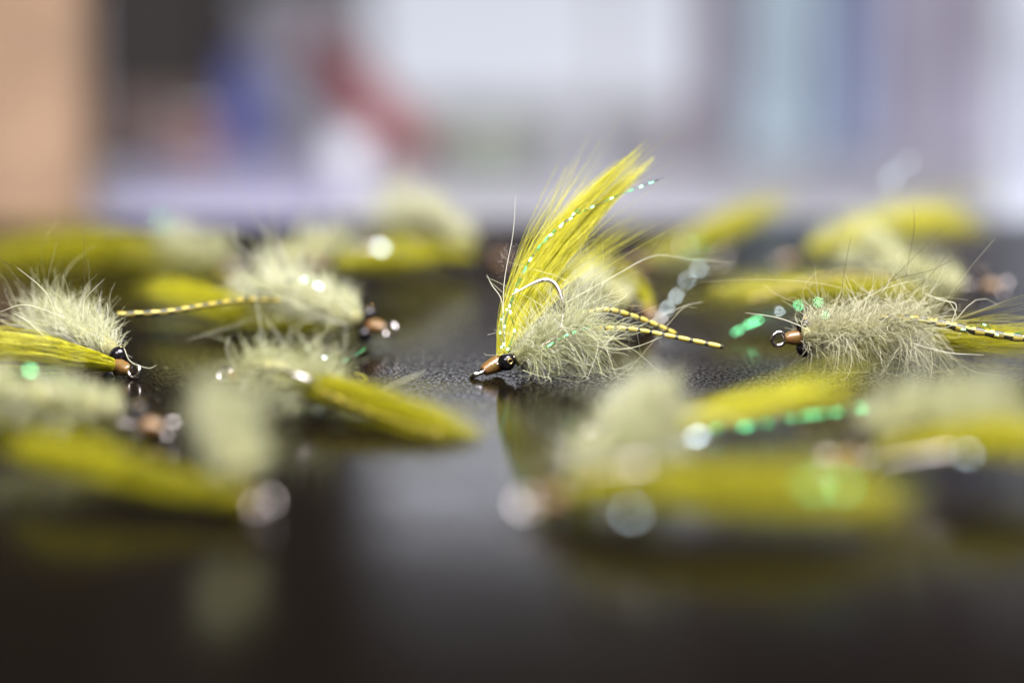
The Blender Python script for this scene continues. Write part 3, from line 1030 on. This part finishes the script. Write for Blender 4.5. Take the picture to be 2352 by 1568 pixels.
def far_flies():
    # far left, behind the spiky fly
    eye = at(560, 622, 580 * MM)
    bend = at(300, 590, 590 * MM)
    dub = dict(spine=path((520, 590, 580), (470, 575, 583), (420, 570, 586), (380, 575, 590)), n=800, len=3.8, r=0.07, back=0.5, bias=(0, -0.1, 0.5), body=2.4, tint=0.6, core=1.7)
    wing = dict(ctrl=path((500, 605, 582), (380, 590, 588), (200, 575, 596), (20, 585, 606), (-160, 610, 615)), wa=[1.5, 3.2, 3.8, 3.6, 1.2], wb=[1.3, 2.8, 3.2, 3.0, 1.0], n=900, r=0.1, tint=0.45)
    make_fly('far blurred fly at left with a long yellow wing reaching the left edge', 11, eye, bend, np.array([0, -1.0, 0.3]), dub, wing,
             flash=[dict(path=path((400, 540, 585), (385, 515, 587), (370, 505, 588)), w=0.4, step=1.8)])
    # second far fly whose hook eye glints between the left flies
    eye = at(690, 610, 545 * MM)
    bend = at(900, 600, 555 * MM)
    dub = dict(spine=path((650, 600, 545), (690, 585, 548), (740, 580, 550), (790, 590, 552)), n=700, len=4.6, r=0.07, back=0.3, bias=(0, 0, 0.6), body=2.2, tint=0.62, core=2.2)
    wing = dict(ctrl=path((760, 605, 548), (840, 600, 550), (920, 590, 553), (1020, 590, 556)), wa=[1.6, 3.2, 3.4, 1.6], wb=[1.4, 2.6, 2.6, 1.4], n=700, r=0.1, tint=0.5)
    make_fly('blurred fly behind the spiky left fly with yellow wing pointing right', 12, eye, bend, np.array([0, 1.0, 0.3]), dub, wing,
             flash=[dict(path=path((850, 560, 545), (900, 575, 546), (960, 560, 548)), w=0.4, step=1.8)])
    # centre-left far, cream tuft, salmon head
    eye = at(1188, 606, 590 * MM)
    bend = at(960, 560, 600 * MM)
    dub = dict(spine=path((1090, 560, 592), (1040, 525, 594), (980, 495, 598), (910, 470, 602)), n=800, len=4.8, r=0.07, back=1.0, bias=(-0.2, -0.1, 0.5), spread=0.35, body=2.0, tint=0.75, core=1.9)
    wing = dict(ctrl=path((1080, 585, 590), (1000, 575, 594), (900, 545, 602), (840, 520, 612)), wa=[1.5, 2.6, 2.6, 1.2], wb=[1.2, 2.2, 2.2, 1.0], n=600, r=0.1, tint=0.45)
    make_fly('far fly with swept back cream tuft and salmon head left of the centre wing', 13, eye, bend, np.array([0, 1.0, 0.3]), dub, wing)
    # right of centre far, raised yellow wing
    eye = at(1428, 612, 592 * MM)
    bend = at(1640, 600, 602 * MM)
    dub = dict(spine=path((1490, 600, 594), (1530, 598, 596), (1570, 600, 598), (1600, 600, 600)), n=450, len=3.2, r=0.09, back=0.8, bias=(0, 0, -0.1), body=1.4, tint=0.4, core=1.6)
    wing = dict(ctrl=path((1480, 590, 594), (1580, 560, 598), (1700, 505, 606), (1840, 445, 616)), wa=[1.6, 2.8, 2.8, 1.6], wb=[1.3, 2.4, 2.4, 1.4], n=900, r=0.1, tint=0.6)
    make_fly('far fly with a plain yellow wing raised to the upper right', 14, eye, bend, np.array([0, 0.2, 1.0]), dub, wing,
             flash=[dict(path=path((1560, 560, 590), (1590, 570, 590), (1640, 560, 592)), w=0.35, step=1.8)])
    # behind the centre fly, head pointing down right
    eye = at(1532, 742, 497 * MM)
    bend = at(1390, 670, 506 * MM)
    dub = dict(spine=path((1440, 700, 500), (1400, 672, 503), (1360, 655, 506), (1320, 645, 509)), n=900, len=3.6, r=0.07, back=0.7, bias=(0, -0.2, 0.3), body=2.0, tint=0.75, core=2.0)
    wing = dict(ctrl=path((1490, 715, 500), (1478, 672, 503), (1430, 635, 507), (1350, 610, 512), (1250, 600, 518)), wa=[0.8, 1.2, 1.6, 2.0, 1.0], wb=[0.8, 1.2, 1.6, 1.8, 0.9], n=600, r=0.07, tint=0.5)
    make_fly('small fly half hidden behind the centre fly with head pointing right', 15, eye, bend, np.array([0.3, 0.3, 1.0]), dub, wing,
             flash=[dict(path=path((1515, 730, 502), (1545, 690, 510), (1590, 630, 526), (1640, 600, 536)), w=0.32, step=0.8, green=0.05, every=9)], gap=5)
    # right far, head to the left, pale yellow
    eye = at(1772, 606, 570 * MM)
    bend = at(2000, 565, 585 * MM)
    dub = dict(spine=path((1880, 580, 575), (1930, 560, 578), (2000, 545, 582), (2070, 540, 588)), n=800, len=5.0, r=0.09, back=0.8, bias=(0, 0, 0.4), body=1.6, tint=0.5, core=1.8)
    wing = dict(ctrl=path((1860, 575, 574), (1950, 545, 578), (2060, 518, 584), (2170, 502, 592), (2290, 530, 602)), wa=[1.5, 3.4, 3.8, 3.4, 2.0], wb=[1.3, 2.8, 3.4, 3.0, 2.0], n=700, r=0.1, tint=0.85)
    make_fly('far fly at right with pale yellow wing and glinting hook eye pointing left', 16, eye, bend, np.array([0, 0.6, 1.0]), dub, wing,
             flash=[dict(path=path((2020, 500, 585), (2050, 400, 590), (2090, 370, 592)), w=0.10, step=2.0, green=0.3, every=9)])
    # right, head to the right, wing sweeping left
    eye = at(2325, 662, 522 * MM)
    bend = at(2090, 640, 528 * MM)
    dub = dict(spine=path((2205, 665, 522), (2140, 635, 524), (2060, 600, 528), (1980, 570, 532)), n=1200, len=4.2, r=0.06, back=1.0, bias=(-0.15, -0.15, 0.2), spread=0.4, body=2.4, tint=0.6, core=1.9)
    wing = dict(ctrl=path((2180, 690, 524), (2060, 672, 522), (1900, 665, 518), (1740, 670, 513), (1600, 668, 509)), wa=[1.4, 2.4, 3.0, 3.0, 1.2], wb=[1.2, 2.0, 2.2, 2.0, 0.9], n=1000, r=0.08, tint=0.45)
    legs = [dict(path=path((2050, 640, 514), (1960, 632, 512), (1840, 652, 508), (1720, 690, 506)), bar=1.5, r=0.5, checker=True)]
    make_fly('blurred fly at right with pink banded head pointing right and wing sweeping left', 17, eye, bend, np.array([0, 1.0, 0.15]), dub, wing, legs)


far_flies()


def near_flies():
    # front right, first row
    eye = at(1335, 1008, 372 * MM)
    bend = at(1600, 985, 376 * MM)
    dub = dict(spine=path((1420, 985, 372), (1450, 960, 373), (1500, 945, 374), (1540, 940, 375)), n=1300, len=3.3, r=0.06, back=0.2, bias=(0, 0, 0.5), spread=0.6, curl=0.8, body=2.4, tint=0.72, core=1.6)
    wing = dict(ctrl=path((1470, 990, 373), (1600, 965, 376), (1780, 925, 382), (1920, 900, 388), (2040, 880, 394)), wa=[1.6, 4.2, 6.0, 6.6, 5.0], wb=[1.3, 2.6, 3.2, 3.4, 2.8], n=165, r=0.042, wave=1.1, stray=0.14, tint=0.5, S=12, splay=0.6, lmin=0.45)
    flash = [dict(path=path((1640, 985, 384), (1740, 975, 385), (1830, 957, 386), (1920, 945, 386), (2020, 930, 387)), w=0.25, step=0.68, green=0.97, every=5),
             dict(path=path((1590, 1005, 360), (1612, 998, 359)), w=0.3, step=0.8, green=0.0, every=1)]  # added facets only, put here to make one pale glint disc
    make_fly('blurred fly at front right with loose feathery yellow wing and green glints', 21, eye, bend, np.array([0, 1.0, -0.1]), dub, wing, (), flash)
    # front right, at the edge
    eye = at(1872, 1068, 352 * MM)
    bend = at(2140, 1030, 352 * MM)
    dub = dict(spine=path((2000, 985, 352), (2090, 965, 354), (2200, 960, 356), (2340, 965, 358)), n=1300, len=4.0, r=0.075, back=0.3, bias=(0, 0, 0.5), spread=0.5, body=2.2, tint=0.62, core=1.5)
    wing = dict(ctrl=path((2010, 1040, 350), (2120, 1020, 348), (2260, 1012, 346), (2420, 1020, 344), (2640, 1040, 340)), wa=[1.2, 2.3, 2.7, 2.6, 1.0], wb=[1.0, 1.9, 2.2, 2.0, 0.8], n=900, r=0.08, tint=0.5)
    flash = [dict(path=path((2216, 1043, 334), (2228, 1041, 334)), w=0.28, step=0.8, green=0.0, every=1)]  # no real strand: reflecting facets added for a pale disc of light
    make_fly('blurred fly cut by the right edge with orange head pointing left', 22, eye, bend, np.array([0, -1.0, 0.1]), dub, wing, (), flash)
    # nearest, big yellow wing
    eye = at(1180, 1158, 328 * MM)
    bend = at(1460, 1130, 326 * MM)
    dub = dict(spine=path((1330, 1085, 333), (1380, 1060, 335), (1440, 1050, 337), (1510, 1050, 339)), n=900, len=4.4, r=0.085, back=0.3, bias=(0, 0.2, 0.5), spread=0.5, body=2.0, tint=0.6, core=1.8)
    wing = dict(ctrl=path((1300, 1130, 326), (1450, 1120, 324), (1680, 1125, 322), (1920, 1130, 321), (2170, 1150, 320)), wa=[1.4, 3.0, 3.4, 3.2, 1.5], wb=[1.2, 2.5, 2.9, 2.7, 1.4], n=1300, r=0.085, tint=0.5)
    flash = [dict(path=path((1820, 1105, 314), (1920, 1120, 312), (2020, 1095, 312), (2120, 1120, 312)), w=0.4, step=1.6, green=1.0),
             dict(path=path((1440, 1180, 312), (1500, 1165, 310), (1560, 1170, 309)), w=0.4, step=2.4, green=0.0)]
    make_fly('nearest and largest blurred fly at front right, all yellow wing', 23, eye, bend, np.array([0, -0.8, 0.6]), dub, wing, (), flash)


near_flies()


# ------------------------------------------------------------------ loose clippings on the table
def clipping(label, pts, r, mat, seed):
    P, R = strands([pts], r)
    P[..., 2] = np.maximum(P[..., 2], 0.0002)
    me = fibre_mesh('fibre_clipping', P, R, np.array([0.8]), floor=0.0001)
    o = link('fibre_clipping', me, M[mat])
    tag(o, label, 'fibre')


clipping('straight pale fibre lying left of the centre hook eye', path((880, 893, 415), (930, 872, 414), (977, 853, 414)), 0.14, 'dub', 1)
clipping('tiny curled yellow fibre lying above the slanted wing', path((815, 856, 425), (835, 862, 424), (842, 872, 423), (825, 874, 422)), 0.07, 'wing', 2)


# dust and lint on the lacquer
def lint():
    rng = np.random.default_rng(77)
    n = 260
    L = rng.uniform(0.15, 1.0, n) * MM
    L[:30] *= 3
    x = rng.uniform(-0.10, 0.10, n)
    y = rng.uniform(0.33, 0.56, n)
    a = rng.uniform(0, 6.28, n)
    t = np.linspace(-0.5, 0.5, 6)[None]
    k = rng.normal(0, 0.5, n)[:, None]
    P = np.stack([x[:, None] + L[:, None] * (t * np.cos(a)[:, None] - k * t ** 2 * np.sin(a)[:, None]),
                  y[:, None] + L[:, None] * (t * np.sin(a)[:, None] + k * t ** 2 * np.cos(a)[:, None]),
                  np.full((n, 6), 0.00005) + 0.2 * L[:, None] * np.abs(t) * rng.random(n)[:, None]], -1)
    R = np.broadcast_to(rng.uniform(0.015, 0.035, n)[:, None] * MM, (n, 6)).copy()
    o = link('lint', fibre_mesh('lint', P, R, rng.random(n), floor=0.00002), M['dub'])
    tag(o, 'fine pale lint and dust scattered over the dark table', 'lint', kind='stuff')


lint()
